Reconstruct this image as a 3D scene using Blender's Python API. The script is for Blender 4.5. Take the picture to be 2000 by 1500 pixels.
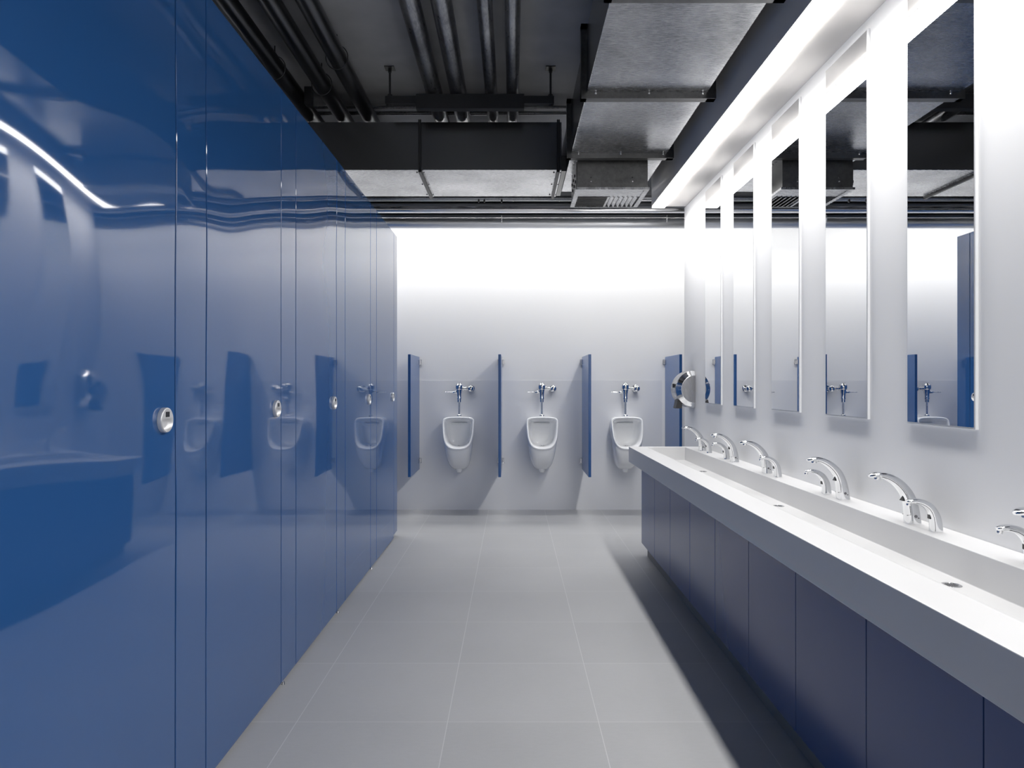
import bpy, bmesh, math
from mathutils import Vector, Matrix
PI = math.pi
S = bpy.context.scene
for o in list(bpy.data.objects):
    bpy.data.objects.remove(o)

# ---------------------------------------------------------------- camera, world, exposure
EYE = 1.34
cd = bpy.data.cameras.new('camera')
cam = bpy.data.objects.new('camera', cd)
S.collection.objects.link(cam)
cam.location = (0, 0, EYE)
cam.rotation_euler = (PI / 2, 0, 0)
cd.sensor_width = 36
cd.lens = 36 * 1400 / 2000
cd.shift_x = -1.5 / 2000
cd.shift_y = 1.5 / 2000
cd.clip_start = 0.02
S.camera = cam

w = bpy.data.worlds.new('world')
S.world = w
w.use_nodes = True
w.node_tree.nodes['Background'].inputs[0].default_value = (0.5, 0.55, 0.6, 1)
w.node_tree.nodes['Background'].inputs[1].default_value = 0.0

S.view_settings.view_transform = 'Standard'
S.view_settings.look = 'None'
S.view_settings.exposure = 0.17
S.view_settings.gamma = 1.0
S.view_settings.use_curve_mapping = False
S.cycles.max_bounces = 14
S.cycles.diffuse_bounces = 8
S.cycles.glossy_bounces = 8
S.cycles.caustics_reflective = False
S.cycles.caustics_refractive = False
S.cycles.sample_clamp_indirect = 6
S.cycles.blur_glossy = 0.5
STRIP_POWER = 9.0     # ceiling light line beside the mirrors
LAMP_WATTS = 76.0
COVE_WATTS = 21.0
COVE_POWER = 39.0      # light line hidden above the urinal wall

# ---------------------------------------------------------------- materials
def mat(name, base, rough=0.5, metal=0.0, spec=0.5, ior=1.5):
    m = bpy.data.materials.new(name)
    m.use_nodes = True
    b = m.node_tree.nodes['Principled BSDF']
    b.inputs['Base Color'].default_value = (*base, 1)
    b.inputs['Roughness'].default_value = rough
    b.inputs['Metallic'].default_value = metal
    b.inputs['Specular IOR Level'].default_value = spec
    b.inputs['IOR'].default_value = ior
    return m

def nodes(m):
    nt = m.node_tree
    return nt, nt.nodes, nt.links, nt.nodes['Principled BSDF']

def noise(m, scale, detail=3, vec_scale=(1, 1, 1), rough=0.5):
    nt, N, L, b = nodes(m)
    g = N.new('ShaderNodeNewGeometry')
    mp = N.new('ShaderNodeMapping')
    mp.inputs['Scale'].default_value = vec_scale
    L.new(g.outputs['Position'], mp.inputs['Vector'])
    n = N.new('ShaderNodeTexNoise')
    n.inputs['Scale'].default_value = scale
    n.inputs['Detail'].default_value = detail
    n.inputs['Roughness'].default_value = rough
    L.new(mp.outputs[0], n.inputs['Vector'])
    return n

def ramp(m, src, c0, c1, p0=0.3, p1=0.7):
    nt, N, L, b = nodes(m)
    r = N.new('ShaderNodeValToRGB')
    r.color_ramp.elements[0].position = p0
    r.color_ramp.elements[1].position = p1
    r.color_ramp.elements[0].color = (*c0, 1)
    r.color_ramp.elements[1].color = (*c1, 1)
    L.new(src, r.inputs[0])
    return r

def bump(m, src, strength, dist):
    nt, N, L, b = nodes(m)
    k = N.new('ShaderNodeBump')
    k.inputs['Strength'].default_value = strength
    k.inputs['Distance'].default_value = dist
    L.new(src, k.inputs['Height'])
    L.new(k.outputs[0], b.inputs['Normal'])
    return k

def g3(v): return (v, v, v)

M = {}
M['wall'] = mat('white_paint', (0.87, 0.87, 0.873), 0.55, spec=0.35)
n = noise(M['wall'], 60, 2); bump(M['wall'], n.outputs[0], 0.05, 0.002)
M['lower_wall'] = mat('light_grey_lower_wall', (0.80, 0.805, 0.82), 0.5, spec=0.35)
M['soffit'] = mat('white_soffit', (0.80, 0.77, 0.74), 0.6)
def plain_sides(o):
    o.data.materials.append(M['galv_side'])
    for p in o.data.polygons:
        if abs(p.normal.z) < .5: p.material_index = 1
M['slab'] = mat('dark_ceiling_paint', (0.30, 0.305, 0.32), 0.8)
n = noise(M['slab'], 3, 4); r = ramp(M['slab'], n.outputs[0], (0.36, 0.365, 0.38), (0.46, 0.465, 0.48))
M['slab'].node_tree.links.new(r.outputs[0], nodes(M['slab'])[3].inputs['Base Color'])

# glossy blue laminate with slow waves in the sheet
BLUE = (0.026, 0.102, 0.295)
WAVE = [(0,1,-34.4),(0,2,311.1),(0,3,-270.9),(0,4,-143.5),(0,5,109.5),(0,6,110.4),(0,7,-62.6),(0,8,-15.4),(0,9,9.3),(0,10,-40.5),(0,11,60.7),(1,0,-104.9),(1,1,28.2),(1,2,224.5),(1,3,-117.3),(1,4,-281.5),(1,5,221.1),(1,6,44.9),(1,7,-77.8),(1,8,37.9),(1,9,-28.4),(1,10,-19.6),(1,11,47.0),(2,0,-353.3),(2,1,96.7),(2,2,258.6),(2,3,-105.5),(2,4,-260.7),(2,5,256.0),(2,6,-26.8),(2,7,-98.8),(2,8,104.9),(2,9,-52.0),(2,10,-16.3),(2,11,34.1),(3,0,-520.8),(3,1,73.3),(3,2,417.2),(3,3,-290.0),(3,5,132.5),(3,6,-76.0),(3,7,-59.6),(3,8,81.5),(3,9,12.0),(3,10,-68.5),(3,11,40.4),(4,0,-475.9),(4,1,54.2),(4,2,288.3),(4,3,-152.9),(4,4,56.2),(4,5,68.3),(4,6,-106.3),(4,7,-42.9),(4,8,80.7),(4,9,37.4),(4,10,-78.7),(4,11,21.8),(5,0,-285.4),(5,1,40.9),(5,2,19.4),(5,3,108.0),(5,4,17.0),(5,5,10.0),(5,6,-74.9),(5,7,-66.3),(5,8,108.0),(5,9,8.5),(5,10,-31.9),(5,11,-28.1),(6,0,-43.8),(6,1,-34.0),(6,2,-69.5),(6,3,130.5),(6,4,90.0),(6,5,-75.6),(6,6,-53.2),(6,7,-4.6),(6,8,20.2),(6,9,57.8),(6,10,-33.7),(6,11,-44.8),(7,0,163.1),(7,1,-109.7),(7,2,-69.2),(7,3,75.6),(7,4,124.4),(7,5,-117.4),(7,7,10.5),(7,8,-33.8),(7,9,84.6),(7,10,-46.0),(7,11,-21.8),(8,0,226.7),(8,1,-90.1),(8,2,-115.3),(8,3,123.4),(8,4,-26.5),(8,5,-5.6),(8,6,19.4),(8,7,-45.0),(8,8,31.2),(8,9,-4.3),(8,10,6.5),(8,11,-7.0),(9,0,120.3),(9,1,-7.7),(9,2,-72.9),(9,3,40.1),(9,4,-90.4),(9,5,113.1),(9,6,-40.2),(9,7,-11.0),(9,8,37.4),(9,9,-69.1),(9,10,57.4),(10,0,37.7),(10,1,12.2),(10,2,63.8),(10,3,-172.0),(10,4,36.1),(10,5,77.9),(10,6,-62.1),(10,7,67.0),(10,8,-33.1),(10,9,-57.6),(10,10,65.5),(10,11,7.0),(11,0,25.7),(11,1,24.7),(11,2,45.5),(11,3,-158.4),(11,4,54.9),(11,5,32.1),(11,6,-38.4),(11,7,91.7),(11,8,-68.4),(11,9,-49.3),(11,10,73.0),(12,0,-39.5),(12,1,99.7),(12,2,-77.7),(12,3,-32.4),(12,4,36.1),(12,5,-35.4),(12,6,21.9),(12,7,67.6),(12,8,-64.9),(12,9,-48.3),(12,10,79.2),(12,11,-12.4),(13,0,-77.9),(13,1,113.8),(13,2,-86.9),(13,3,-35.6),(13,4,116.4),(13,5,-136.2),(13,6,61.3),(13,7,75.2),(13,8,-94.3),(13,9,-7.5),(13,10,56.7),(13,11,-21.0),(14,0,-16.7),(14,1,42.8),(14,2,-48.3),(14,3,-26.6),(14,4,118.7),(14,5,-133.3),(14,6,27.3),(14,7,104.3),(14,8,-116.4),(14,9,27.2),(14,10,34.2),(14,11,-30.5),(15,0,60.9),(15,1,-19.1),(15,2,-58.1),(15,3,60.0),(15,4,30.5),(15,5,-78.7),(15,6,17.5),(15,7,56.9),(15,8,-57.6),(15,9,9.1),(15,10,26.8),(15,11,-28.5),(16,0,98.2),(16,1,-47.3),(16,2,-67.3),(16,3,110.2),(16,4,-22.5),(16,5,-54.2),(16,6,40.6),(16,7,-10.7),(16,8,2.6),(16,10,2.5),(17,0,98.2),(17,1,-54.6),(17,2,-48.6),(17,3,95.6),(17,4,-28.5),(17,5,-36.1),(17,6,35.3),(17,7,-22.3),(17,8,7.1),(17,9,17.2),(17,10,-21.5),(18,0,78.9),(18,1,-48.6),(18,2,-23.6),(18,3,61.1),(18,4,-24.5),(18,5,-13.4),(18,6,16.7),(18,7,-15.1),(18,8,3.2),(18,9,18.6),(18,10,-16.7),(19,0,39.5),(19,1,-25.2),(19,2,-9.3),(19,3,30.9),(19,4,-20.7),(19,5,3.9),(19,6,6.7),(19,7,-14.0),(19,8,5.1),(19,9,11.7),(20,0,-14.3),(20,1,7.9),(20,2,3.1),(20,3,-4.7),(20,4,-3.4),(20,5,5.4),(20,6,6.2),(20,7,-14.1),(20,8,3.2),(20,9,12.1),(21,0,-50.2),(21,1,26.0),(21,2,20.6),(21,3,-36.9),(21,4,12.2),(21,5,7.5),(21,7,-8.3),(22,0,-54.2),(22,1,24.5),(22,2,29.2),(22,3,-41.4),(22,4,5.5),(22,5,20.0),(22,6,-10.2),(22,7,-3.6),(23,0,-32.0),(23,1,9.6),(23,2,25.4),(23,3,-22.8),(23,4,-10.3),(23,5,23.5),(23,6,-5.3),(23,7,-12.8),(24,1,-8.4),(24,2,13.7),(24,3,4.3),(24,4,-23.8),(24,5,16.9),(24,6,7.9),(25,0,22.3),(25,1,-18.3),(25,3,26.0),(25,4,-29.3),(25,5,7.3),(26,0,31.3),(26,1,-20.9),(26,2,-7.9),(26,3,31.6)]
def wave(y, z):
    import numpy as np
    y = np.asarray(y, float); z = np.asarray(z, float)
    h = np.zeros(y.shape)
    for a, b_, c in WAVE:
        h += c * 1e-6 * np.cos(PI * a / 5.4 * (y - 1.0)) * np.cos(PI * b_ / 2.7 * z)
    return h
def blue_gloss():
    m = mat('glossy_blue_laminate', BLUE, 0.035, spec=0.5, ior=1.70)
    nt, N, L, b = nodes(m)
    a = noise(m, 1.25, 0.0, (1, 1.0, 0.9))
    c = noise(m, 3.2, 0.0, (1, 1.0, 0.55))
    mx = N.new('ShaderNodeMath'); mx.operation = 'MULTIPLY_ADD'
    L.new(c.outputs[0], mx.inputs[0]); mx.inputs[1].default_value = 0.16
    L.new(a.outputs[0], mx.inputs[2])
    bump(m, mx.outputs[0], 1.0, 0.0035)
    return m
M['blue'] = blue_gloss()
M['blue_satin'] = mat('satin_blue_laminate', (0.026, 0.102, 0.295), 0.22, ior=1.75)
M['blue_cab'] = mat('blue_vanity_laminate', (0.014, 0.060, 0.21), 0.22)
M['dark'] = mat('gap_shade_black', (0.004, 0.008, 0.02), 0.6)  # near-black shade colour for the strips behind the panel gaps

def floor_mat():
    m = mat('grey_stone_tile', (0.36, 0.365, 0.37), 0.42, spec=0.45)
    nt, N, L, b = nodes(m)
    g = N.new('ShaderNodeNewGeometry')
    sx = N.new('ShaderNodeSeparateXYZ'); L.new(g.outputs['Position'], sx.inputs[0])
    def math_(op, a, bb=None, c=None):
        k = N.new('ShaderNodeMath'); k.operation = op
        for i, v in enumerate((a, bb, c)):
            if v is None: continue
            if isinstance(v, (int, float)): k.inputs[i].default_value = v
            else: L.new(v, k.inputs[i])
        return k.outputs[0]
    def joint(src, off):
        t = math_('DIVIDE', math_('SUBTRACT', src, off), 0.6)
        f = math_('FRACT', math_('ADD', t, 20.5))
        d = math_('ABSOLUTE', math_('SUBTRACT', f, 0.5))
        return math_('LESS_THAN', d, 0.0026), math_('FLOOR', math_('ADD', t, 20.0))
    jx, ix = joint(sx.outputs[0], -0.259)
    jy, iy = joint(sx.outputs[1], 2.849)
    j = math_('MAXIMUM', jx, jy)
    cid = N.new('ShaderNodeCombineXYZ'); L.new(ix, cid.inputs[0]); L.new(iy, cid.inputs[1])
    wn = N.new('ShaderNodeTexWhiteNoise'); wn.noise_dimensions = '3D'; L.new(cid.outputs[0], wn.inputs['Vector'])
    n1 = noise(m, 1.6, 4); n2 = noise(m, 420, 2); n3 = noise(m, 26, 3, (1, 3.0, 1))
    v = math_('ADD', math_('MULTIPLY', n1.outputs[0], 0.08), math_('MULTIPLY', n2.outputs[0], 0.10))
    v = math_('ADD', v, math_('MULTIPLY', n3.outputs[0], 0.05))
    v = math_('ADD', v, math_('MULTIPLY', wn.outputs['Value'], 0.025))
    r = ramp(m, v, (0.33, 0.333, 0.34), (0.48, 0.483, 0.49), 0.04, 0.20)
    mx = N.new('ShaderNodeMix'); mx.data_type = 'RGBA'
    L.new(j, mx.inputs[0]); L.new(r.outputs[0], mx.inputs[6]); mx.inputs[7].default_value = (0.55, 0.55, 0.55, 1)
    L.new(mx.outputs[2], b.inputs['Base Color'])
    rr = N.new('ShaderNodeMapRange'); L.new(n3.outputs[0], rr.inputs[0]); rr.inputs[3].default_value = 0.34; rr.inputs[4].default_value = 0.5
    L.new(rr.outputs[0], b.inputs['Roughness'])
    bump(m, n2.outputs[0], 0.15, 0.001)
    return m
M['floor'] = floor_mat()

M['counter'] = mat('white_solid_surface', (0.67, 0.67, 0.675), 0.35)
M['porcelain'] = mat('white_porcelain', (0.88, 0.885, 0.89), 0.09, ior=1.52)
M['chrome'] = mat('chrome', (0.74, 0.75, 0.765), 0.05, 1.0)
M['chrome_soft'] = mat('satin_metal', (0.78, 0.78, 0.79), 0.22, 1.0)
M['lock'] = mat('satin_silver_lock', (0.80, 0.80, 0.805), 0.42, 0.55)
M['black'] = mat('black_plastic', (0.012, 0.013, 0.016), 0.25)
M['ink'] = mat('dark_engraving', (0.12, 0.12, 0.13), 0.4)
M['mirror'] = mat('mirror_silver', (0.93, 0.935, 0.94), 0.0, 1.0)
M['mirror_edge'] = mat('frosted_mirror_edge', (0.78, 0.79, 0.80), 0.4)

def brushed(name, c0, c1, rough, vs, metal=1.0):
    m = mat(name, c0, rough, metal)
    nt, N, L, b = nodes(m)
    a = noise(m, 40, 4, vs, 0.65)
    s = noise(m, 2.2, 3)
    k = N.new('ShaderNodeMath'); k.operation = 'MULTIPLY_ADD'
    L.new(s.outputs[0], k.inputs[0]); k.inputs[1].default_value = 0.8
    h = N.new('ShaderNodeMath'); h.operation = 'MULTIPLY'; L.new(a.outputs[0], h.inputs[0]); h.inputs[1].default_value = 0.55
    L.new(h.outputs[0], k.inputs[2])
    r = ramp(m, k.outputs[0], c0, c1, 0.52, 0.80)
    L.new(r.outputs[0], b.inputs['Base Color'])
    rr = N.new('ShaderNodeMapRange'); L.new(a.outputs[0], rr.inputs[0])
    rr.inputs[3].default_value = rough - 0.08; rr.inputs[4].default_value = rough + 0.08
    L.new(rr.outputs[0], b.inputs['Roughness'])
    return m
M['galv'] = brushed('galvanised_steel', (0.22, 0.225, 0.235), (0.46, 0.465, 0.48), 0.27, (0.7, 3.0, 0.25))
M['galv_side'] = mat('shaded_galvanised_steel', (0.24, 0.245, 0.255), 0.26, 1.0)  # darker, unstreaked copy of the duct steel; shade of upright faces is in it
M['galv_dark'] = brushed('dull_galvanised_steel', (0.10, 0.10, 0.10), (0.16, 0.16, 0.16), 0.36, (1, 1, 1))
M['pipe'] = brushed('galvanised_pipe', (0.18, 0.185, 0.20), (0.40, 0.405, 0.42), 0.30, (2, 0.5, 2))
M['pipe_dark'] = mat('dark_steel_pipe', (0.085, 0.088, 0.094), 0.30, 1.0)
M['pipe_shiny'] = mat('bright_steel_pipe', (0.96, 0.965, 0.975), 0.13, 1.0)
M['pipe_grey'] = mat('satin_steel_pipe', (0.93, 0.935, 0.945), 0.33, 1.0)
M['steel_black'] = mat('black_painted_steel', (0.03, 0.031, 0.034), 0.45)
M['brushed'] = brushed('brushed_stainless', (0.38, 0.38, 0.39), (0.50, 0.50, 0.51), 0.28, (12, 0.3, 0.3))

def emit(name, col, s):
    m = bpy.data.materials.new(name); m.use_nodes = True
    N = m.node_tree.nodes; N.clear()
    e = N.new('ShaderNodeEmission'); e.inputs[0].default_value = (*col, 1); e.inputs[1].default_value = s
    o = N.new('ShaderNodeOutputMaterial'); m.node_tree.links.new(e.outputs[0], o.inputs[0])
    return m
M['led'] = emit('lit_diffuser', (1.0, 0.985, 0.965), STRIP_POWER)
M['cove'] = emit('lit_cove_strip', (1.0, 0.99, 0.975), COVE_POWER)

# ---------------------------------------------------------------- helpers
def new(): return bmesh.new()

def box(bm, x0, x1, y0, y1, z0, z1, bev=0.0, seg=2):
    vs = [bm.verts.new((x, y, z)) for x in (x0, x1) for y in (y0, y1) for z in (z0, z1)]
    fs = [(0, 1, 3, 2), (4, 6, 7, 5), (0, 4, 5, 1), (2, 3, 7, 6), (0, 2, 6, 4), (1, 5, 7, 3)]
    faces = [bm.faces.new([vs[i] for i in f]) for f in fs]
    if bev > 0:
        es = list({e for f in faces for e in f.edges})
        bmesh.ops.bevel(bm, geom=es, offset=bev, segments=seg, affect='EDGES', profile=0.5)
    return bm

def frame_from(d):
    d = d.normalized()
    up = Vector((0, 0, 1)) if abs(d.z) < 0.95 else Vector((0, 1, 0))
    s = d.cross(up).normalized()
    return s, s.cross(d).normalized()

def lathe(bm, p0, axis, prof, n=28, a0=0.0, a1=2 * PI, side=None, up=None, cap=True):
    """prof: list of (distance along axis, radius)"""
    axis = Vector(axis).normalized(); p0 = Vector(p0)
    s, u = frame_from(axis)
    if side: s, u = Vector(side), Vector(up)
    closed = abs(a1 - a0 - 2 * PI) < 1e-6
    m = n if closed else n + 1
    rings = []
    for d, r in prof:
        if r < 1e-6 and closed:
            rings.append([bm.verts.new(p0 + axis * d)]); continue
        rings.append([bm.verts.new(p0 + axis * d + (s * math.cos(a0 + (a1 - a0) * i / n) + u * math.sin(a0 + (a1 - a0) * i / n)) * r) for i in range(m)])
    for A, B in zip(rings, rings[1:]):
        k = n
        for i in range(k):
            j = (i + 1) % m
            if len(A) == 1 and len(B) == 1: continue
            if len(A) == 1: bm.faces.new((A[0], B[j], B[i]))
            elif len(B) == 1: bm.faces.new((A[i], A[j], B[0]))
            else: bm.faces.new((A[i], A[j], B[j], B[i]))
    if closed and cap:
        if len(rings[0]) > 1: bm.faces.new(rings[0][::-1])
        if len(rings[-1]) > 1: bm.faces.new(rings[-1])
    return rings

def cyl(bm, a, b, r, n=20, r2=None):
    a = Vector(a); b = Vector(b)
    return lathe(bm, a, b - a, [(0, r), ((b - a).length, r if r2 is None else r2)], n)

def sweep(bm, pts, secs, n=16, closed=False):
    """pts: centres; secs(i) -> (side vector, up vector, half a, half b, exponent)"""
    rings = []
    for i, p in enumerate(pts):
        s, u, a, b, e = secs[i]
        ring = []
        for k in range(n):
            t = 2 * PI * k / n
            c, q = math.cos(t), math.sin(t)
            x = math.copysign(abs(c) ** (2 / e), c) * a
            y = math.copysign(abs(q) ** (2 / e), q) * b
            ring.append(bm.verts.new(Vector(p) + s * x + u * y))
        rings.append(ring)
    pairs = list(zip(rings, rings[1:]))
    if closed: pairs.append((rings[-1], rings[0]))
    for A, B in pairs:
        for k in range(n):
            j = (k + 1) % n
            bm.faces.new((A[k], A[j], B[j], B[k]))
    if not closed:
        bm.faces.new(rings[0][::-1]); bm.faces.new(rings[-1])
    return rings

def tube(bm, pts, r, n=10, closed=False):
    pts = [Vector(p) for p in pts]
    secs = []
    for i in range(len(pts)):
        if closed: d = pts[(i + 1) % len(pts)] - pts[i - 1]
        else: d = pts[min(i + 1, len(pts) - 1)] - pts[max(i - 1, 0)]
        s, u = frame_from(d)
        secs.append((s, u, r, r, 2))
    return sweep(bm, pts, secs, n, closed)

def prism(bm, pts2, axis, a, b):
    """extrude a polygon; pts2 are (u,v) in the plane normal to axis ('y': u=x v=z; 'x': u=y v=z; 'z': u=x v=y)"""
    def P(u, v, t):
        return {'y': (u, t, v), 'x': (t, u, v), 'z': (u, v, t)}[axis]
    A = [bm.verts.new(P(u, v, a)) for u, v in pts2]
    B = [bm.verts.new(P(u, v, b)) for u, v in pts2]
    n = len(A)
    for i in range(n):
        j = (i + 1) % n
        bm.faces.new((A[i], A[j], B[j], B[i]))
    bm.faces.new(A[::-1]); bm.faces.new(B)

def obj(name, bm, m, parent=None, smooth=False, angle=40, subd=0):
    bmesh.ops.remove_doubles(bm, verts=bm.verts, dist=1e-6)
    bmesh.ops.recalc_face_normals(bm, faces=bm.faces)
    me = bpy.data.meshes.new(name)
    bm.to_mesh(me); bm.free()
    me.materials.append(m)
    o = bpy.data.objects.new(name, me)
    S.collection.objects.link(o)
    if parent: o.parent = parent
    if smooth:
        me.shade_smooth()
        if angle < 180 and subd == 0:
            me.set_sharp_from_angle(angle=math.radians(angle))
    if subd:
        md = o.modifiers.new('subd', 'SUBSURF'); md.levels = subd; md.render_levels = subd
    return o

def tag(o, label=None, cat=None, group=None, kind=None):
    if label: o['label'] = label
    if cat: o['category'] = cat
    if group: o['group'] = group
    if kind: o['kind'] = kind
    return o

def thing(name, label, cat, loc=(0, 0, 0), group=None, rz=0):
    o = bpy.data.objects.new(name, None)
    o.empty_display_size = 0.05
    S.collection.objects.link(o)
    o.location = loc; o.rotation_euler = (0, 0, rz)
    return tag(o, label, cat, group)

def kids(o): return [c for c in bpy.data.objects if c.parent == o]
def dup(root, loc, label, rz=None):
    def cp(o, parent):
        c = o.copy(); S.collection.objects.link(c); c.parent = parent
        for ch in kids(o): cp(ch, c)
        return c
    r = cp(root, None)
    r.location = loc
    if rz is not None: r.rotation_euler = (0, 0, rz)
    r['label'] = label
    return r

def struct(name, bm, m, **k): return tag(obj(name, bm, m, **k), kind='structure')

# ---------------------------------------------------------------- dimensions
XL = -1.03            # face of the toilet cubicles
XW = 1.475            # mirror wall
YB = 7.69             # urinal wall
YE = 6.16             # where the mirror wall ends
Y0 = -1.6             # behind the camera
ZC = EYE + 2.364       # ceiling slab
ZS = 2.86             # light soffit

# ---------------------------------------------------------------- room shell
b = new(); box(b, -3.1, 2.9, Y0 - .1, YB + .1, -.1, 0); struct('floor', b, M['floor'])
b = new(); box(b, -3.1, 2.9, Y0 - .1, YB + .1, ZC, ZC + .1); struct('ceiling', b, M['slab'])
b = new(); box(b, -3.1, 2.9, YB, YB + .1, 0, ZC); struct('wall_back', b, M['wall'])
b = new(); box(b, -3.1, 2.9, Y0 - .1, Y0, 0, ZC); struct('wall_front', b, M['wall'])
b = new(); box(b, -3.1, -3.0, Y0, YB, 0, ZC); struct('wall_left', b, M['wall'])
b = new(); box(b, XW, XW + .2, Y0, YE, 0, ZS - .0005); struct('wall_right', b, M['wall'])
b = new(); box(b, 2.8, 2.9, Y0, YB, 0, ZC); struct('wall_bay', b, M['wall'])
# ceiling edge above the mirrors: white lining and the dark steel edge beside the light line
b = new(); box(b, 1.183, XW + .2, Y0, 6.11, ZS, ZC); struct('trim_1', b, M['soffit'])
# thin, slightly greyer layer over the lower back wall behind the urinals
b = new(); box(b, -1.86, 1.60, YB - .0015, YB, 0.0, EYE + .046); struct('trim_3', b, M['lower_wall'])

# ---------------------------------------------------------------- light lines
t = thing('linear_light', 'long bright ceiling light line running above the mirrors', 'ceiling light', (1.238, 0, ZS))
b = new(); box(b, -.051, .053, Y0 + .02, 6.106, -.005, -.0005); obj('light_housing', b, M['mirror_edge'], t)
b = new(); box(b, -.053, .054, Y0 + .02, 6.105, -.016, -.0052, .002, 1); obj('light_diffuser', b, M['led'], t)
ld = bpy.data.lights.new('light_tube', 'AREA'); ld.shape = 'RECTANGLE'
ld.size = .10; ld.size_y = 6.10 - Y0 - .04; ld.energy = LAMP_WATTS; ld.spread = math.radians(155); ld.color = (1.0, .985, .965)
lo = bpy.data.objects.new('light_tube', ld); S.collection.objects.link(lo); lo.parent = t
lo.location = (.001, (6.10 + Y0) / 2, -.0175)
t = thing('cove_light', 'light strip hidden above the pipes, washing the top of the urinal wall', 'ceiling light', (0, 7.37, 3.095))
b = new(); box(b, -2.9, 2.7, -.03, .03, 0, .035); box(b, -2.9, 2.7, -.13, .319, .035, .045); obj('light_housing', b, M['steel_black'], t)  # wide top plate is added, unseen, to keep wall light off the ceiling pipes
b = new(); box(b, -2.9, 2.7, -.022, .022, -.012, -.001); obj('light_diffuser', b, M['cove'], t)

lc = bpy.data.lights.new('cove_tube', 'AREA'); lc.shape = 'RECTANGLE'
lc.size = 5.5; lc.size_y = .04; lc.energy = COVE_WATTS; lc.spread = math.radians(100); lc.color = (1.0, 0.99, 0.975)
lo = bpy.data.objects.new('cove_tube', lc); S.collection.objects.link(lo); lo.parent = t; lo.location = (-.1, 0, -.014)

# ---------------------------------------------------------------- toilet cubicles on the left
HT = EYE + 1.317
ydoors = [(0.405, 1.187), (1.405, 2.187), (2.405, 3.187), (3.405, 4.19), (4.405, 5.19), (5.42, 6.205)]
ypil = [(1.187, 1.405), (2.187, 2.405), (3.187, 3.405), (4.19, 4.405), (5.19, 5.42), (6.205, 6.38)]
GAP = .0033
dl = ['blue cubicle door beyond the left edge of the picture',
      'nearest glossy blue cubicle door, widest at the left edge',
      'second glossy blue cubicle door from the camera',
      'third glossy blue cubicle door from the camera',
      'fourth glossy blue cubicle door from the camera',
      'farthest glossy blue cubicle door, last before the urinals']
pl = ['blue dividing strip beyond the left edge of the picture',
      'nearest narrow blue strip between the first and second cubicle doors',
      'narrow blue strip between the second and third cubicle doors',
      'narrow blue strip between the third and fourth cubicle doors',
      'narrow blue strip between the fourth and farthest cubicle doors',
      'blue end strip closing the cubicle row by the urinals']

def sheet(name, parent, m, yw, L0, L1, z0, z1):
    """laminate sheet with slow waves pressed into its face; yw is where the thing stands along the row"""
    import numpy as np
    def axis(a, c):
        k = max(4, int((c - a) / .017)); return [a] + list(np.linspace(a + .0016, c - .0016, k)) + [c]
    ys, zs = axis(L0, L1), axis(z0, z1)
    Y, Z = np.meshgrid(ys, zs, indexing='ij')
    Hh = wave(Y + yw, Z)
    Hh[0, :] -= .0014; Hh[-1, :] -= .0014; Hh[:, 0] -= .0014; Hh[:, -1] -= .0014
    b = new(); ny, nz = len(ys), len(zs)
    V = [[b.verts.new((Hh[i, j], ys[i], zs[j])) for j in range(nz)] for i in range(ny)]
    for i in range(ny - 1):
        for j in range(nz - 1):
            b.faces.new((V[i][j], V[i + 1][j], V[i + 1][j + 1], V[i][j + 1]))
    rim = [V[i][0] for i in range(ny)] + [V[-1][j] for j in range(1, nz)] + [V[i][-1] for i in range(ny - 2, -1, -1)] + [V[0][j] for j in range(nz - 2, 0, -1)]
    back = [b.verts.new((-.03, v.co.y, v.co.z)) for v in rim]
    n = len(rim)
    for i in range(n):
        j = (i + 1) % n
        b.faces.new((rim[i], rim[j], back[j], back[i]))
    b.faces.new(back)
    return obj(name, b, m, parent, smooth=True, angle=28)

def lock_part(parent, y, z):
    # oval lock rosette: rim, scooped dish and a black occupancy window; the axis points along +x
    b = new(); R = .037
    NA, NR = 40, 12
    rings = []
    prof = [(-.0005, R * 1.0), (.009, R * 1.0), (.0125, R * .975), (.0135, R * .93)]
    for d, r in prof:
        rings.append([b.verts.new((d, y + r * math.cos(2 * PI * i / NA), z + r * math.sin(2 * PI * i / NA))) for i in range(NA)])
    for k in range(1, NR):
        r = R * .93 * (1 - k / NR)
        ring = []
        for i in range(NA):
            a = 2 * PI * i / NA
            yy, zz = r * math.cos(a), r * math.sin(a)
            q = max(0.0, min(1.0, (.006 - zz) / .010))
            q = q * q * (3 - 2 * q)
            e = max(0.0, 1 - ((yy / (R * .86)) ** 2 + ((zz + .006) / (R * .80)) ** 2))
            ring.append(b.verts.new((.0125 - .010 * q * min(1, e * 1.6), y + yy, z + zz)))
        rings.append(ring)
    for A, B in zip(rings, rings[1:]):
        for i in range(NA):
            j = (i + 1) % NA
            b.faces.new((A[i], A[j], B[j], B[i]))
    b.faces.new(rings[-1])
    lk = obj('lock', b, M['lock'], parent, smooth=True, angle=60)
    b = new(); box(b, .0122, .0138, y - .011, y + .0115, z + .009, z + .0245, .0004, 1)
    obj('indicator_window', b, M['black'], lk)
    return lk

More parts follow.
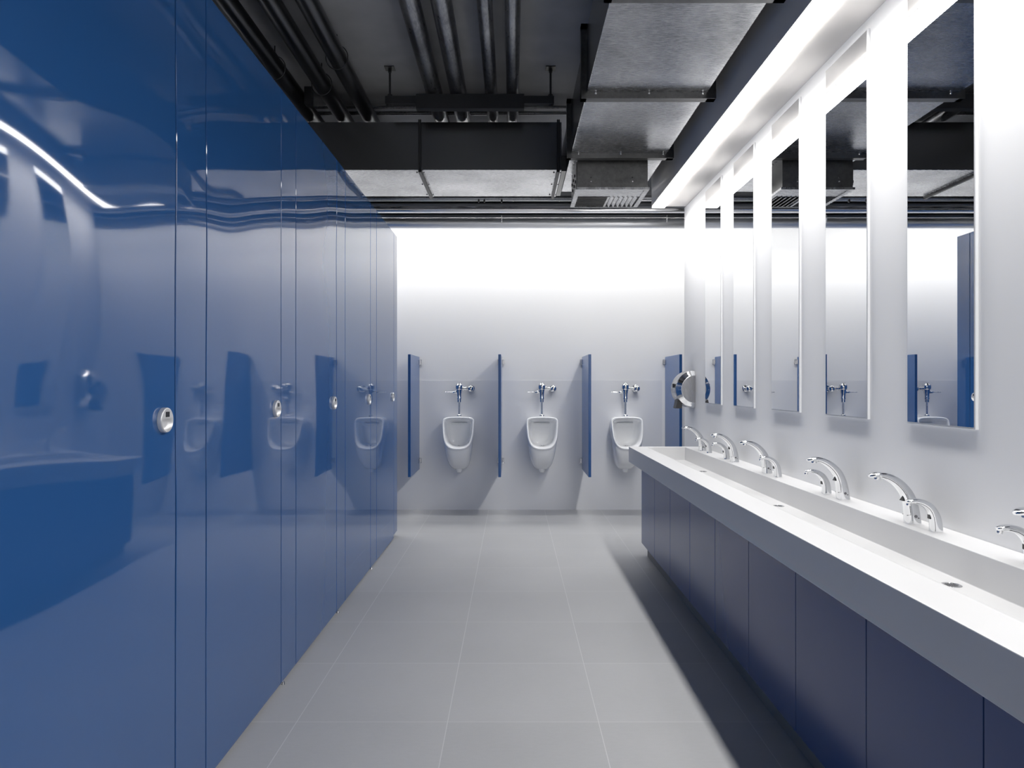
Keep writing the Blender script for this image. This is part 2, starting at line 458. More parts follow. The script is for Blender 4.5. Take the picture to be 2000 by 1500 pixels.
for i, (y0, y1) in enumerate(ydoors):
    t = thing('cubicle_door', dl[i], 'cubicle door', (XL, y0, 0), 'row of blue cubicle doors')
    sheet('door_panel', t, M['blue'], y0, GAP, y1 - y0 - GAP, .012, HT)
    lk = lock_part(t, y1 - y0 - .076, EYE - .104)
    lk.location.x = float(wave(y1 - .076, EYE - .104)) + .0006
for i, (y0, y1) in enumerate(ypil):
    t = thing('cubicle_pilaster', pl[i], 'partition panel', (XL, y0, 0), 'narrow blue strips between cubicle doors')
    sheet('panel', t, M['blue'], y0, GAP, y1 - y0 - (GAP if i < 5 else 0), .012 if i < 5 else .04, HT)
    b = new()
    if i < 5:
        box(b, -.022, -.004, .012, .030, 0, .013); lathe(b, (.004, .020, 0), (0, 0, 1), [(0, .009), (.004, .008), (.013, .005)], 12)
    else:
        box(b, -.028, -.010, .01, .14, 0, .041)
    obj('foot', b, M['chrome_soft'], t)
# added black strips that put shade right behind the gaps, end wall of the row and dividers
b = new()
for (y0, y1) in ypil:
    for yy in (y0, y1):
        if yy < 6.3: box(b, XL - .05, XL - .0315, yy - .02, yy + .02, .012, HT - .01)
tag(obj('gap_shade', b, M['dark']), 'black strips added as shade behind the thin gaps between the blue cubicle panels', 'shade strip', kind='stuff')
b = new(); box(b, XL - 1.4, XL - .032, 6.352, 6.38, .04, HT, .0015, 1)
tag(obj('cubicle_end_panel', b, M['blue_satin']), 'blue end panel of the cubicle row facing the urinals', 'partition panel')

# ---------------------------------------------------------------- urinal partitions
xparts = [-1.893, -1.010, -.128, .7525, 1.640]
plab = ['blue privacy screen seen only in the nearest mirror, by the cubicle row',
        'blue privacy screen left of the first urinal, beside the cubicles',
        'blue privacy screen seen edge-on between the first and second urinals',
        'blue privacy screen between the second and third urinals',
        'rightmost blue privacy screen, partly behind the round paper dispenser']
t = thing('privacy_screen', plab[0], 'partition', (xparts[0], YB, 0), 'blue privacy screens between urinals')
b = new(); box(b, -.0135, .0135, -.695, -.028, .4375, 1.6375, .003, 2); obj('panel', b, M['blue_satin'], t)
for z in (.50, 1.555):
    b = new()
    box(b, -.034, .034, -.006, -.0005 - .006, z, z + .055, .001, 1)
    box(b, -.0185, -.0145, -.060, -.004, z + .004, z + .051, .001, 1)
    box(b, .0145, .0185, -.060, -.004, z + .004, z + .051, .001, 1)
    for s in (-1, 1):
        cyl(b, (s * .018, -.045, z + .016), (s * .021, -.045, z + .016), .004, 8)
        cyl(b, (s * .018, -.045, z + .039), (s * .021, -.045, z + .039), .004, 8)
    obj('wall_bracket', b, M['chrome_soft'], t)
for x, l in zip(xparts[1:], plab[1:]): dup(t, (x, YB, 0), l)

# ---------------------------------------------------------------- urinals
def catmull(P, n=5):
    out = []
    m = len(P)
    for i in range(m):
        p0, p1, p2, p3 = P[i - 1], P[i], P[(i + 1) % m], P[(i + 2) % m]
        for k in range(n):
            t = k / n
            out.append(tuple(.5 * (2 * b_ + (-a + c) * t + (2 * a - 5 * b_ + 4 * c - d) * t * t + (-a + 3 * b_ - 3 * c + d) * t ** 3) for a, b_, c, d in zip(p0, p1, p2, p3)))
    return out

def urinal(loc, label):
    t = thing('urinal', label, 'urinal', loc, 'white urinals on the far wall')
    Z0, H = .668, .338
    half = [(0, 0), (.072, .008), (.124, .044), (.152, .110), (.163, .195), (.1665, .280), (.160, .312), (.130, .330), (.07, .3365)]
    halfw = [(0, -.232), (.050, -.226), (.086, -.196), (.106, -.140), (.122, -.040), (.140, .100), (.152, .250), (.130, .318), (.068, .330)]
    P = half + [(0, H)] + [(-x, z) for x, z in half[:0:-1]]
    R = catmull(P, 5)
    RW_ = catmull(halfw + [(0, .334)] + [(-x, z) for x, z in halfw[:0:-1]], 5)
    n = len(R)
    def dep(z): return .335 - .115 * (z / H)
    rows = []
    # cavity, from its back outwards
    def inner(sc, d_of, dz=0.0, cz=.175):
        return [(x * sc, -d_of(z), Z0 + cz + (z - cz) * sc + dz) for x, z in R]
    rows.append(inner(.05, lambda z: .050))
    rows.append(inner(.45, lambda z: .052, -.03))
    rows.append(inner(.66, lambda z: .060, -.022))
    rows.append(inner(.76, lambda z: .085, -.012))
    rows.append(inner(.815, lambda z: dep(z) * .62, -.004))
    rows.append(inner(.845, lambda z: dep(z) * .80))
    rows.append(inner(.870, lambda z: dep(z) * .95))
    rows.append(inner(.885, lambda z: dep(z) + .000))
    rows.append(inner(.905, lambda z: dep(z) + .006))
    rows.append(inner(.960, lambda z: dep(z) + .007))
    rows.append(inner(.990, lambda z: dep(z) + .001))
    rows.append(inner(1.0, lambda z: dep(z) - .010))
    K = 12
    for k in range(1, K + 1):
        s = k / K
        row = []
        for (x, z), (wx, wz) in zip(R, RW_):
            f = max(0, min(1, 1 - z / .20))
            ax, ay, az = x, dep(z) - .010, z
            cx, cy, cz = x + (wx - x) * (.55 - .25 * f), (dep(z)) * (.62 + .16 * f), z + (wz - z) * (.80 + .25 * f)
            px = (1 - s) ** 2 * ax + 2 * s * (1 - s) * cx + s * s * wx
            py = (1 - s) ** 2 * ay + 2 * s * (1 - s) * cy + s * s * .0
            pz = (1 - s) ** 2 * az + 2 * s * (1 - s) * cz + s * s * wz
            row.append((px, -py - .007 * (s < 1) - .007 * (s == 1), Z0 + pz))
        rows.append(row)
    b = new()
    V = [[b.verts.new(p) for p in r_] for r_ in rows]
    for A, B in zip(V, V[1:]):
        for i in range(n):
            j = (i + 1) % n
            b.faces.new((A[i], A[j], B[j], B[i]))
    b.faces.new(V[0]); b.faces.new(V[-1][::-1])
    body = obj('bowl', b, M['porcelain'], t, smooth=True, angle=180, subd=1)
    b = new(); lathe(b, (0, -.12, Z0 - .255), (0, 0, 1), [(0, .010), (.004, .022), (.02, .03), (.05, .034)], 20)
    obj('outlet', b, M['porcelain'], t, smooth=True)
    b = new()
    sweep(b, [(-.085, -.07, Z0 + .262), (-.04, -.085, Z0 + .262), (.04, -.085, Z0 + .262), (.085, -.07, Z0 + .262)],
          [(Vector((0, 1, 0)), Vector((0, 0, 1)), .02, .008, 2)] * 4, 12)
    obj('flushing_ledge', b, M['porcelain'], t, smooth=True)
    b = new(); lathe(b, (0, -.165, Z0 + .035), (0, 0, 1), [(0, .028), (.003, .027), (.004, .0)], 20)
    obj('drain_cover', b, M['chrome_soft'], t, smooth=True)
    return t

xu = [-1.45, -.566, .307, 1.19]
ul = ['white wall-hung urinal seen only in the nearest mirror',
      'left white wall-hung urinal, nearest the blue cubicles',
      'middle white wall-hung urinal between two blue screens',
      'right white wall-hung urinal, partly behind the counter end']
u0 = urinal((xu[0], YB, 0), ul[0])
for x, l in zip(xu[1:], ul[1:]): dup(u0, (x, YB, 0), l)

def flush_valve(loc, label):
    t = thing('flush_valve', label, 'flush valve', loc, 'chrome flush valves above the urinals')
    D = -.115
    b = new()
    lathe(b, (0, D, 1.155), (0, 0, 1), [(0, .018), (.002, .021), (.030, .021), (.032, .024), (.045, .026), (.05, .023), (.088, .025), (.10, .028),
          (.112, .029), (.135, .032), (.140, .038), (.150, .041), (.176, .041), (.186, .037), (.194, .025), (.203, .022), (.206, .0)], 28)
    obj('valve_body', b, M['chrome'], t, smooth=True)
    b = new(); lathe(b, (0, D, 1.0065), (0, 0, 1), [(0, .026), (.004, .028), (.012, .026), (.022, .016), (.025, .0095), (.16, .0095)], 20)
    obj('flush_tube', b, M['chrome'], t, smooth=True)
    b = new(); lathe(b, (-.015, D, 1.262), (-1, 0, 0), [(0, .017), (.018, .017), (.02, .012), (.035, .014), (.045, .010), (.055, .0055), (.062, .0045), (.133, .0042), (.137, 0)], 16)
    obj('flush_lever', b, M['chrome'], t, smooth=True)
    b = new()
    lathe(b, (.02, D, 1.300), (1, 0, 0), [(0, .015), (.015, .015), (.016, .021), (.028, .021), (.030, .013), (.048, .013), (.050, .019), (.06, .019), (.062, .012), (.08, .012)], 20)
    lathe(b, (.122, D - .034, 1.300), (0, 1, 0), [(0, 0), (.003, .012), (.008, .022), (.018, .031), (.030, .0345), (.045, .0335), (.056, .026), (.062, .017), (.13, .016), (.131, .030), (.136, .036), (.142, .037)], 28)
    obj('supply_stop', b, M['chrome'], t, smooth=True)
    return t
vl = ['chrome flush valve seen only in the nearest mirror', 'chrome lever flush valve above the left urinal',
      'chrome lever flush valve above the middle urinal', 'chrome lever flush valve above the right urinal']
v0 = flush_valve((xu[0], YB, 0), vl[0])
for x, l in zip(xu[1:], vl[1:]): dup(v0, (x, YB, 0), l)

# ---------------------------------------------------------------- vanity: cabinets, plinth, trough sink
XC = .914; XCAB = 1.015; YCE = 5.65; ZT = .853; ZTB = .733; ZP = .094
P_ = .513
units = [(YCE - P_ * (i + 1), YCE - P_ * i) for i in range(12)]
words_ = ['farthest', 'second from the far end', 'third from the far end', 'fourth from the far end', 'fifth from the far end',
          'sixth from the far end', 'seventh from the far end', 'eighth from the far end, second largest', 'nearest visible, at the lower right corner']
for i, (y0, y1) in enumerate(units):
    if i < 9: lab = 'navy blue vanity cabinet under the white counter, ' + words_[i]
    else: lab = ['blue vanity cabinet just beyond the right edge of the picture', 'blue vanity cabinet beside the camera position', 'blue vanity cabinet behind the camera position'][i - 9]
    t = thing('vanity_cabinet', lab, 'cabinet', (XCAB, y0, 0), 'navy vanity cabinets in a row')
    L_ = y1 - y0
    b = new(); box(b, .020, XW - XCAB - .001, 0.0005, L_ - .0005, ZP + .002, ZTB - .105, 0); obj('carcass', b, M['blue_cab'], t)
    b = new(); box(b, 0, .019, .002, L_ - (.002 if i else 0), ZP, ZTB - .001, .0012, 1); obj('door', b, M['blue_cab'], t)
b = new(); box(b, 1.0535, 1.46, Y0 + .2, YCE - .045, 0, ZP); tag(obj('plinth', b, mat('grey_brown_plinth', (0.22, 0.215, 0.205), 0.6)), 'recessed grey plinth under the row of vanity cabinets', 'plinth')

b = new()
XR = XW - .001
O = [(XC, ZTB), (XC, ZT), (1.045, ZT), (1.345, ZT), (XR, ZT), (XR, .63), (1.14, .63), (1.14, ZTB)]
ys = [Y0 + .2, Y0 + .26, 5.596, YCE]
V = [[b.verts.new((x, y, z)) for x, z in O] for y in ys]
for r_ in range(3):
    for k in range(8):
        if r_ == 1 and k == 2: continue      # the opening of the basin
        q = (k + 1) % 8
        b.faces.new((V[r_][k], V[r_][q], V[r_ + 1][q], V[r_ + 1][k]))
b.faces.new(V[0][::-1]); b.faces.new(V[3])
cc = [b.verts.new((1.27, ys[r_], .752)) for r_ in (1, 2)]
dd = [b.verts.new((1.345, ys[r_], .752)) for r_ in (1, 2)]
b.faces.new((V[1][2], V[2][2], cc[1], cc[0])); b.faces.new((cc[0], cc[1], dd[1], dd[0])); b.faces.new((dd[0], dd[1], V[2][3], V[1][3]))
b.faces.new((V[1][2], cc[0], dd[0], V[1][3])); b.faces.new((V[2][2], V[2][3], dd[1], cc[1]))
cnt = obj('trough_sink', b, M['counter'])
md = cnt.modifiers.new('bev', 'BEVEL'); md.width = .0022; md.segments = 2; md.limit_method = 'ANGLE'; md.angle_limit = math.radians(20)
tag(cnt, 'long white trough sink counter running under the mirrors', 'sink counter')

def drain(loc, label):
    t = thing('sink_drain', label, 'drain', loc, 'drains in the trough sink')
    b = new(); R = .028
    lathe(b, (0, 0, 0), (0, 0, 1), [(-.004, R), (.001, R), (.002, R - .002), (.0018, R - .006), (-.002, R - .008)], 32)
    obj('drain_ring', b, M['chrome_soft'], t, smooth=True)
    b = new(); lathe(b, (0, 0, 0), (0, 0, 1), [(-.002, .0205), (.0012, .0205)], 28); obj('strainer', b, M['chrome_soft'], t)
    for k in range(-2, 3):
        h = math.sqrt(.018 ** 2 - (k * .0065) ** 2)
        b = new(); box(b, k * .0065 - .0018, k * .0065 + .0018, -h, h, .0010, .0016); obj('slot', b, M['black'], t)
    return t
d0 = drain((1.285, 2.10, .7525), 'nearest round metal drain in the white trough sink')
dup(d0, (1.285, 3.47, .7525), 'middle round metal drain in the white trough sink')
dup(d0, (1.285, 4.85, .7525), 'farthest round metal drain in the white trough sink')

# ---------------------------------------------------------------- faucets and soap spouts
def lerp_tab(tab, s):
    for (a, va), (c, vc) in zip(tab, tab[1:]):
        if s <= c:
            k = (s - a) / (c - a)
            return va + (vc - va) * k
    return tab[-1][1]

def cr_open(P, n=5):
    P = [P[0]] + P + [P[-1]]
    out = []
    for i in range(1, len(P) - 2):
        p0, p1, p2, p3 = P[i - 1:i + 3]
        for k in range(n):
            t = k / n
            out.append(tuple(.5 * (2 * q + (-a + c) * t + (2 * a - 5 * q + 4 * c - d) * t * t + (-a + 3 * q - 3 * c + d) * t ** 3) for a, q, c, d in zip(p0, p1, p2, p3)))
    out.append(P[-1])
    return out

def spout(name, label, loc, group, ctr, thick, wide, big):
    t = thing(name, label, 'faucet' if big else 'soap dispenser', loc, group)
    pts = cr_open(ctr, 5)
    m = len(pts)
    b = new(); secs = []; P3 = []
    Y = Vector((0, 1, 0)); nrm = []
    for i, (x, z) in enumerate(pts):
        a, c = pts[max(0, i - 1)], pts[min(m - 1, i + 1)]
        d = Vector((c[0] - a[0], 0, c[1] - a[1])).normalized()
        if i == 0: d = Vector((0, 0, 1))
        u = d.cross(Y).normalized()          # in-plane normal (towards the basin on the stem)
        s = i / (m - 1)
        P3.append(Vector((x, 0, z))); nrm.append(u)
        secs.append((Y, u, lerp_tab(wide, s), lerp_tab(thick, s), 3.0))
    sweep(b, P3, secs, 20)
    obj('spout_body', b, M['chrome'], t, smooth=True, angle=50)
    # dark seam along the camera-side and far-side edges of the inner face
    for sd in (-1, 1):
        b = new(); q = []
        i0, i1 = (int(m * .16) if big else int(m * .05)), int(m * .86)
        for i in range(i0, i1):
            s = i / (m - 1)
            sgn = -1 if nrm[i].dot(Vector((-1, 0, -1))) < 0 else 1
            q.append(P3[i] + Y * sd * lerp_tab(wide, s) * .93 + nrm[i] * sgn * lerp_tab(thick, s) * .55)
        if big:
            s = i0 / (m - 1); sg = -1 if nrm[i0].dot(Vector((-1, 0, -1))) < 0 else 1
            q = [P3[i0] + Y * sd * lerp_tab(wide, s) * .60 + nrm[i0] * sg * lerp_tab(thick, s) * .96 - Vector((0, 0, .002))] + q
        tube(b, q, .0011 if big else .0008, 6)
        obj('seam', b, M['black'], t, smooth=True)
    # outlet
    b = new()
    tipi = int(m * (.84 if big else .93)); s = tipi / (m - 1)
    p = P3[tipi] + Vector((0, 0, -lerp_tab(thick, s)))
    rr = .0115 if big else .0075
    lathe(b, p + Vector((0, 0, .004)), (-.15, 0, -1), [(0, rr), (.009, rr), (.012, rr * .92), (.0125, rr * .6), (.010, rr * .55), (.010, 0)], 18)
    obj('aerator' if big else 'nozzle', b, M['chrome_soft'], t, smooth=True)
    # sensor window on the inner face
    b = new()
    zz = .090 if big else .052
    # point on the inner face at that height
    j = min(range(m // 2), key=lambda i: abs(pts[i][1] - zz)); s = j / (m - 1)
    xi = P3[j].x - lerp_tab(thick, s) * 1.0
    if big:
        prism(b, [(-.012, zz - .010), (.012, zz - .010), (-.010, zz + .010)], 'x', xi - .0035, xi + .004)
    else:
        box(b, xi - .0016, xi + .006, -.008, .008, zz - .010, zz + .010, .0012, 2)
    obj('sensor_window', b, M['black'], t)
    if big:
        b = new(); w0 = lerp_tab(wide, .05)
        lathe(b, (.0, -w0 - .0006, .028), (0, 1, 0), [(0, .0052), (.0008, .0052)], 14)
        lathe(b, (.010, -w0 - .0006, .022), (0, 1, 0), [(0, .0022), (.0008, .0022)], 10)
        obj('maker_mark', b, M['ink'], t)
    return t

XF = 1.405
bigc = [(0, 0), (-.003, .035), (-.010, .075), (-.026, .112), (-.055, .144), (-.090, .164), (-.122, .171), (-.152, .166)]
big0 = spout('faucet', 'x', (0, 0, 0), 'curved chrome faucets on the sink counter', bigc,
             [(0, .027), (.15, .025), (.35, .021), (.6, .0155), (.8, .0105), (.93, .0075), (1, .004)],
             [(0, .0235), (.3, .0205), (.6, .0205), (.85, .0225), (.95, .019), (1, .008)], True)
smc = [(0, 0), (-.001, .025), (-.006, .052), (-.020, .078), (-.044, .095), (-.072, .101), (-.098, .098)]
sm0 = spout('soap_spout', 'x', (0, 0, 0), 'short chrome soap spouts on the sink counter', smc,
            [(0, .020), (.3, .0175), (.6, .012), (.85, .008), (1, .005)],
            [(0, .018), (.4, .0155), (.8, .0145), (.95, .012), (1, .006)], False)
bigs = [(5.31, 'farthest tall curved chrome faucet, nearest the round dispenser'),
        (4.54, 'second tall curved chrome faucet from the far end'),
        (3.96, 'third tall curved chrome faucet from the far end'),
        (3.05, 'third tall curved chrome faucet from the camera, fourth from far end'),
        (2.52, 'largest fully visible tall curved chrome faucet, second from the camera'),
        (1.79, 'nearest tall chrome faucet, cut off by the right edge')]
sms = [(5.13, 'farthest short chrome soap spout, in front of the farthest faucet'),
       (4.71, 'second short chrome soap spout from the far end'),
       (3.80, 'third short chrome soap spout from the far end'),
       (3.21, 'short chrome soap spout just behind the third faucet from the camera'),
       (2.38, 'short chrome soap spout in front of the largest fully visible faucet'),
       (1.935, 'nearest short chrome soap spout, at the right edge')]
for proto, lst in ((big0, bigs), (sm0, sms)):
    proto.location = (XF, lst[0][0], ZT); proto['label'] = lst[0][1]
    for y, l in lst[1:]: dup(proto, (XF, y, ZT), l)

# ---------------------------------------------------------------- mirrors
my = [(5.038, 5.454), (4.353, 4.757), (3.66, 4.056), (2.957, 3.357), (2.268, 2.663), (1.57, 1.965)]
ml = ['farthest tall narrow mirror, beside the round dispenser', 'second tall narrow mirror from the far end',
      'middle tall narrow mirror of the five', 'fourth tall narrow mirror from the far end',
      'nearest tall narrow mirror, showing a urinal and blue screens', 'tall narrow mirror beyond the right edge of the picture']
ZM0, ZM1 = 1.197, 2.812
for (y0, y1), l in zip(my, ml):
    t = thing('wall_mirror', l, 'mirror', (XW, y0, ZM0), 'tall narrow mirrors in a row')
    k = 1.0
    W_, H_ = (y1 - y0), (ZM1 - ZM0)
    b = new(); box(b, -.011, -.0003, 0, W_, 0, H_, .0012, 1); obj('backing', b, M['mirror_edge'], t)
    b = new(); box(b, -.0122, -.0112, .006, W_ - .006, .007, H_ - .006); obj('mirror_glass', b, M['mirror'], t)

# ---------------------------------------------------------------- round paper dispenser
t = thing('paper_dispenser', 'round stainless steel paper dispenser fixed at the far end of the mirror wall', 'dispenser', (XW, 5.79, 1.304))
a0, a1 = PI / 2, 3 * PI / 2
sd, up = (1, 0, 0), (0, 0, 1)
CX = -.0005
b = new()
lathe(b, (CX, 0, 0), (0, 1, 0), [(.028, .149), (.034, .153), (.20, .153), (.214, .150)], 48, a0, a1, sd, up)
lathe(b, (CX, 0, 0), (0, 1, 0), [(.214, .150), (.214, .001)], 48, a0, a1, sd, up)
obj('drum', b, M['brushed'], t, smooth=True, angle=30)
b = new()
lathe(b, (CX, 0, 0), (0, 1, 0), [(.030, .1505), (.024, .151), (.021, .148), (.016, .137), (.008, .124), (.002, .116), (-.001, .111), (.000, .108), (.003, .107)], 48, a0, a1, sd, up)
obj('front_ring', b, M['chrome'], t, smooth=True, angle=60)
b = new()
lathe(b, (CX, 0, 0), (0, 1, 0), [(.002, .108), (.002, .001)], 48, a0, a1, sd, up)
obj('front_cover', b, M['brushed'], t, smooth=True, angle=30)
b = new(); box(b, -.163, -.143, .075, .115, .012, .046, .004, 2); obj('lock', b, M['black'], t)
b = new(); prism(b, [(-.150, -.150), (-.100, -.150), (-.100, -.095), (-.135, -.085)], 'y', .03, .13)
for k in range(5):
    prism(b, [(-.150 + k * .01, -.150), (-.142 + k * .01, -.150), (-.146 + k * .01, -.157)], 'y', .03, .13)
obj('paper_slot', b, M['steel_black'], t)

# ---------------------------------------------------------------- overhead ducts (scaled up about the camera, with the slab, pipes and hanger)
def bolt(parent, p, ax, r=.0065, h=.006, m='chrome_soft'):
    b = new(); lathe(b, p, ax, [(0, r), (h * .6, r), (h, r * .7), (h, 0)], 8); return obj('bolt', b, M[m], parent)

A1 = EYE + 1.643      # underside of the long duct
T1 = EYE + 1.998
t = thing('long_duct', 'wide galvanised ventilation duct running towards the far wall beside the light line', 'air duct', (0, 0, 0))
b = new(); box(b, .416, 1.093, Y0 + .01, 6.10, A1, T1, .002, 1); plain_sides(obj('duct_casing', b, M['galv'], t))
for y in (.879, 1.938, 2.997, 4.056, 5.115):
    b = new()
    X0, X1, Z0_, Z1_ = .384, 1.143, EYE + 1.6095, EYE + 2.031
    for dy in (-.026, .001):
        # angle iron frame: four sides
        box(b, X0, X1, y + dy, y + dy + .025, Z0_, A1 - .0005)
        box(b, X0, X1, y + dy, y + dy + .025, T1 + .0005, Z1_)
        box(b, X0, .4155, y + dy, y + dy + .025, Z0_, Z1_)
        box(b, 1.0935, X1, y + dy, y + dy + .025, Z0_, Z1_)
    # lower leg of the front angle
    box(b, X0, X1, y - .030, y - .027, Z0_ - .001, Z0_ + .050)
    fl = obj('duct_flange', b, M['galv_dark'], t)
    for x in (.466, .766, 1.066): bolt(fl, (x, y - .030, Z0_ + .027), (0, -1, 0))
t = thing('cross_duct', 'dark sided galvanised duct crossing the room above the urinals', 'air duct', (0, 0, 0))
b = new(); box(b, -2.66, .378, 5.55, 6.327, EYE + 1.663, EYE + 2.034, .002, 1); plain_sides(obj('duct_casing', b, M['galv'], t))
b = new(); box(b, .3785, .4145, 5.55, 6.28, EYE + 1.654, EYE + 1.776, .001, 1); obj('duct_collar', b, M['galv_dark'], t)
for x in (-.719, .352):
    b = new()
    for dx in (-.011, .001):
        box(b, x + dx, x + dx + .010, 5.533, 5.5495, EYE + 1.648, EYE + 2.048)
        box(b, x + dx, x + dx + .010, 5.533, 6.345, EYE + 1.641, EYE + 1.6625)
    s_ = obj('duct_flange', b, M['steel_black'], t)
    b = new()
    box(b, x + .012, x + .025, 5.551, 6.327, EYE + 1.6595, EYE + 1.6625); obj('flange_strip', b, M['galv'], s_)
    for y in (5.61, 5.94, 6.26):
        for dx in (-.030, .022): bolt(s_, (x + dx, y, EYE + 1.6625), (0, 0, -1), .006, .006, 'steel_black')

t = thing('air_diffuser', 'square louvred air grille hanging under the long duct', 'air vent', (.726, 5.173, EYE + 1.414))
bx0, bx1, by1 = -.271, .262, .526
b = new(); box(b, bx0 + .012, bx1 - .012, .01, by1 - .01, .010, .2285); obj('grille_box', b, M['galv_dark'], t)
for x in (-.16, .14):
    bolt(t, (x, .01, .055), (0, -1, 0), .006); bolt(t, (x, .01, .085), (0, -1, 0), .006, .005, 'steel_black')
b = new()
box(b, bx0, bx1, 0, .014, -.004, .012); box(b, bx0, bx1, by1 - .012, by1, -.004, .012)
box(b, bx0, bx0 + .034, .014, by1 - .012, -.004, .012); box(b, bx1 - .034, bx1, .014, by1 - .012, -.004, .012)
box(b, bx0 + .034, bx1 - .034, .014, .22, .002, .008)
box(b, -.012, .004, .22, by1 - .012, -.003, .009)
obj('grille_frame', b, M['galv'], t)
b = new()
for k in range(8):
    y = .232 + k * .0345
    prism(b, [(y, .001), (y + .006, -.004), (y + .030, .012), (y + .026, .014)], 'x', bx0 + .036, -.014)
obj('louvre_panel', b, M['galv_dark'], t)
b = new()
for k in range(6):
    x = .012 + k * .0355
    prism(b, [(x, .010), (x + .003, .012), (x + .024, -.003), (x + .020, -.006)], 'y', .222, by1 - .014)
obj('louvre_panel', b, M['galv'], t)
b = new(); box(b, bx0 + .034, bx1 - .034, .2, by1 - .014, .0145, .0165); obj('grille_back', b, M['steel_black'], t)
# perforated strap at the side
b = new(); box(b, bx0 + .004, bx0 + .011, .02, .40, .03, .20); st = obj('perforated_strap', b, M['galv_dark'], t)
for k in range(6):
    b = new(); box(b, bx0 - .004, bx0 + .0035, .03 + k * .06, .045 + k * .06, .05 + (k % 2) * .06, .07 + (k % 2) * .06); obj('bolt', b, M['steel_black'], st)

# ---------------------------------------------------------------- pipes along the room
AZ = EYE + 2.22
pp = [(-1.66, .062, 'pipe_dark', 'leftmost dark ceiling pipe, above the cubicle tops'),
      (-1.405, .062, 'pipe_dark', 'second dark ceiling pipe from the left'),
      (-1.188, .062, 'pipe_dark', 'third dark ceiling pipe from the left, with a thin wire ring'),
      (-.597, .062, 'pipe', 'leftmost of the four galvanised ceiling pipes on the hanger'),
      (-.413, .062, 'pipe', 'second galvanised ceiling pipe on the hanger'),
      (-.162, .0465, 'pipe', 'third galvanised ceiling pipe on the hanger'),
      (0.0, .0465, 'pipe', 'rightmost of the four galvanised ceiling pipes on the hanger')]
for x, r_, m_, l in pp:
    gname = 'dark pipes over the cubicles' if m_ == 'pipe_dark' else 'galvanised pipes on the hanger'
    z = AZ - (.062 - r_) * (1 if m_ == 'pipe' else 0)
    b = new(); lathe(b, (0, 0, 0), (0, 1, 0), [(Y0 + .01, r_), (YB - .02, r_)], 40)
    o = obj('ceiling_pipe', b, M[m_], smooth=True, angle=60)
    o.location = (x, 0, z)
    tag(o, l, 'pipe', gname)
def ring(x, y, r_, label, drop=.018):
    b = new()
    pts = [(x + (r_ + .012) * math.sin(a), y, AZ - drop * .5 + (r_ + .012 + drop * .5) * math.cos(a)) for a in [2 * PI * k / 36 for k in range(36)]]
    tube(b, pts, .003, 6, True)
    cyl(b, (x, y, AZ + r_ + .010), (x, y, ZC), .004, 8)
    tag(obj('pipe_ring', b, M['steel_black'], smooth=True), label, 'pipe hanger', 'thin wire rings around the dark pipes')
ring(-1.188, 4.84, .062, 'thin black wire ring around the third dark ceiling pipe')
ring(-1.66, 5.00, .062, 'thin black wire ring around the leftmost dark ceiling pipe')
ring(-1.405, 5.27, .062, 'thin black wire ring around the second dark ceiling pipe')
b = new(); box(b, -1.590, -1.535, 5.46, 5.52, EYE + 2.14, EYE + 2.275, .003, 1)
tag(obj('junction_box', b, M['steel_black']), 'small black box beside the leftmost dark ceiling pipe', 'junction box')

# trapeze hanger
t = thing('pipe_hanger', 'black steel trapeze hanger under the four galvanised ceiling pipes', 'pipe hanger', (0, 5.328, 0))
zt = EYE + 1.975 - .033
b = new()
z0 = EYE + 2.091
box(b, -.949, .307, 0, .045, z0, z0 + .058, .002, 1)
obj('channel', b, M['steel_black'], t)
b = new(); box(b, -.716, .084, -.030, -.002, EYE + 2.048, z0 + .060, .001, 1)
box(b, -.716, .084, -.030, .03, EYE + 2.043, EYE + 2.0475)
obj('support_plate', b, M['steel_black'], t)
for x in (-.917, .282):
    b = new(); cyl(b, (x, .02, z0 - .012), (x, .02, ZC - .006), .008, 10); cyl(b, (x, .02, z0 + .058), (x, .02, z0 + .073), .018, 6)
    cyl(b, (x, .02, z0 - .014), (x, .02, z0), .014, 6)
    r_ = obj('threaded_rod', b, M['steel_black'], t)
    b = new(); box(b, x - .036, x + .036, -.02, .06, ZC - .007, ZC - .0005); cyl(b, (x, .02, ZC - .035), (x, .02, ZC - .006), .013, 6)
    obj('ceiling_plate', b, M['steel_black'], t)

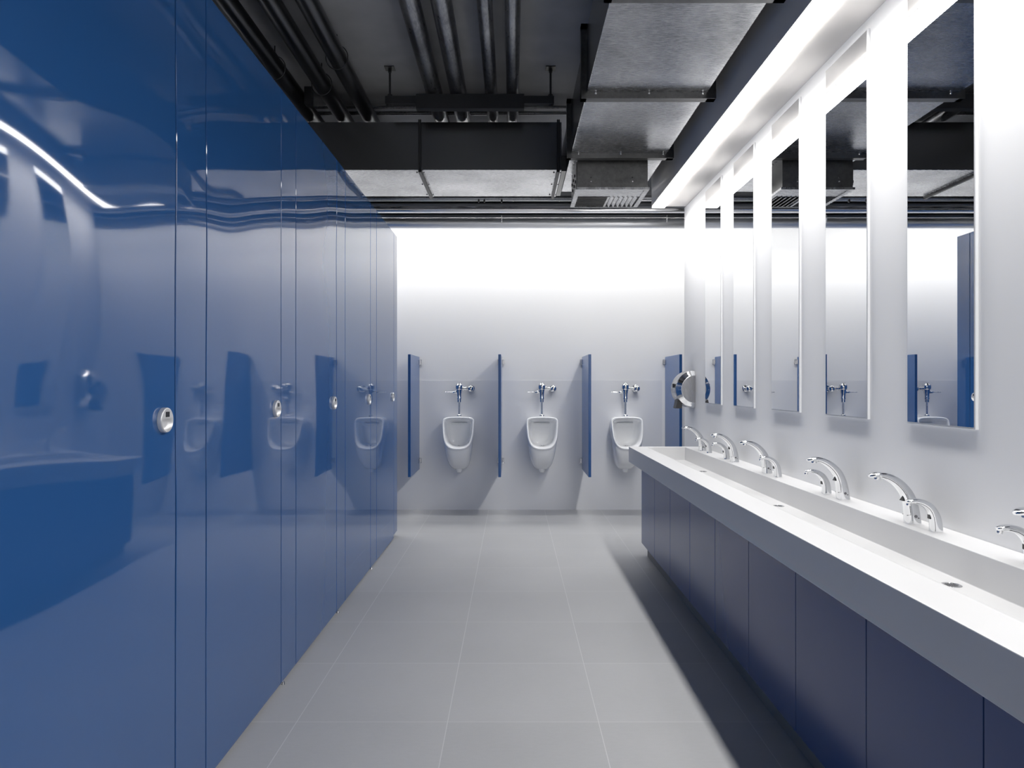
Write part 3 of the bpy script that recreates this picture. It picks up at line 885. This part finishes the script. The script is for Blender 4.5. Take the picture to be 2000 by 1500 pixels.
# conduits across the room just under the slab
for yy, up_, r_, l in ((5.97, 2.31, .012, 'thin dark conduit crossing under the slab, nearer of the pair'),
                       (6.10, 2.31, .016, 'thin grey conduit crossing under the slab, farther of the pair')):
    b = new(); lathe(b, (-2.9, 0, 0), (1, 0, 0), [(0, r_), (5.4, r_)], 16)
    o = obj('conduit', b, M['pipe'], smooth=True, angle=60); o.location = (0, yy, EYE + up_); tag(o, l, 'pipe', 'conduits under the slab')

# pipes across the far wall
def at_z(ypx, dist): return EYE + (751.5 - ypx) * dist / 1400
far = [('wall_pipe', 436.6, 7.20, .0545, 'pipe_grey', 'thick satin grey pipe just above the bright top of the urinal wall'),
       ('wall_pipe', 424.8, 6.95, .0028, 'pipe_grey', 'thin bright tube right above the thick grey pipe'),
       ('wall_pipe', 420.9, 7.05, .0240, 'pipe_dark', 'dark pipe below the bright polished pipe by the far wall'),
       ('wall_pipe', 409.5, 6.75, .0310, 'pipe_shiny', 'bright polished steel pipe crossing above the urinals'),
       ('wall_pipe', 398.0, 6.90, .0260, 'pipe_dark', 'dark pipe above the bright polished pipe'),
       ('wall_pipe', 391.8, 6.45, .0050, 'pipe_shiny', 'thin bright conduit with small couplings by the far wall'),
       ('wall_pipe', 386.5, 6.62, .0190, 'pipe', 'topmost grey pipe crossing behind the cross duct')]
for nm, ypx, dist, r_, m_, l in far:
    b = new(); lathe(b, (-2.9, 0, 0), (1, 0, 0), [(0, r_), (5.6, r_)], 32)
    o = obj(nm, b, M[m_], smooth=True, angle=60)
    o.location = (0, dist, at_z(ypx, dist)); tag(o, l, 'pipe', 'pipes crossing by the far wall')
    if r_ == .0050:
        for xp in (935, 946, 980):
            x = (xp - 1001.5) * dist / 1400
            b = new(); cyl(b, (x - .008, 0, 0), (x + .008, 0, 0), .010, 10); box(b, x - .004, x + .004, -.012, .012, -.016, .012)
            obj('coupling', b, M['steel_black'], o)
for xp, l in ((980, 'thin metal clip on the pipes near the middle of the far wall'), (1302, 'thin metal clip on the pipes at the right end of the far wall')):
    x = (xp - 1001.5) * 6.94 / 1400
    b = new(); box(b, x - .004, x + .004, 6.925, 6.941, at_z(434, 6.94), at_z(421, 6.94), .001, 1)
    tag(obj('pipe_clip', b, M['chrome_soft']), l, 'pipe clip')
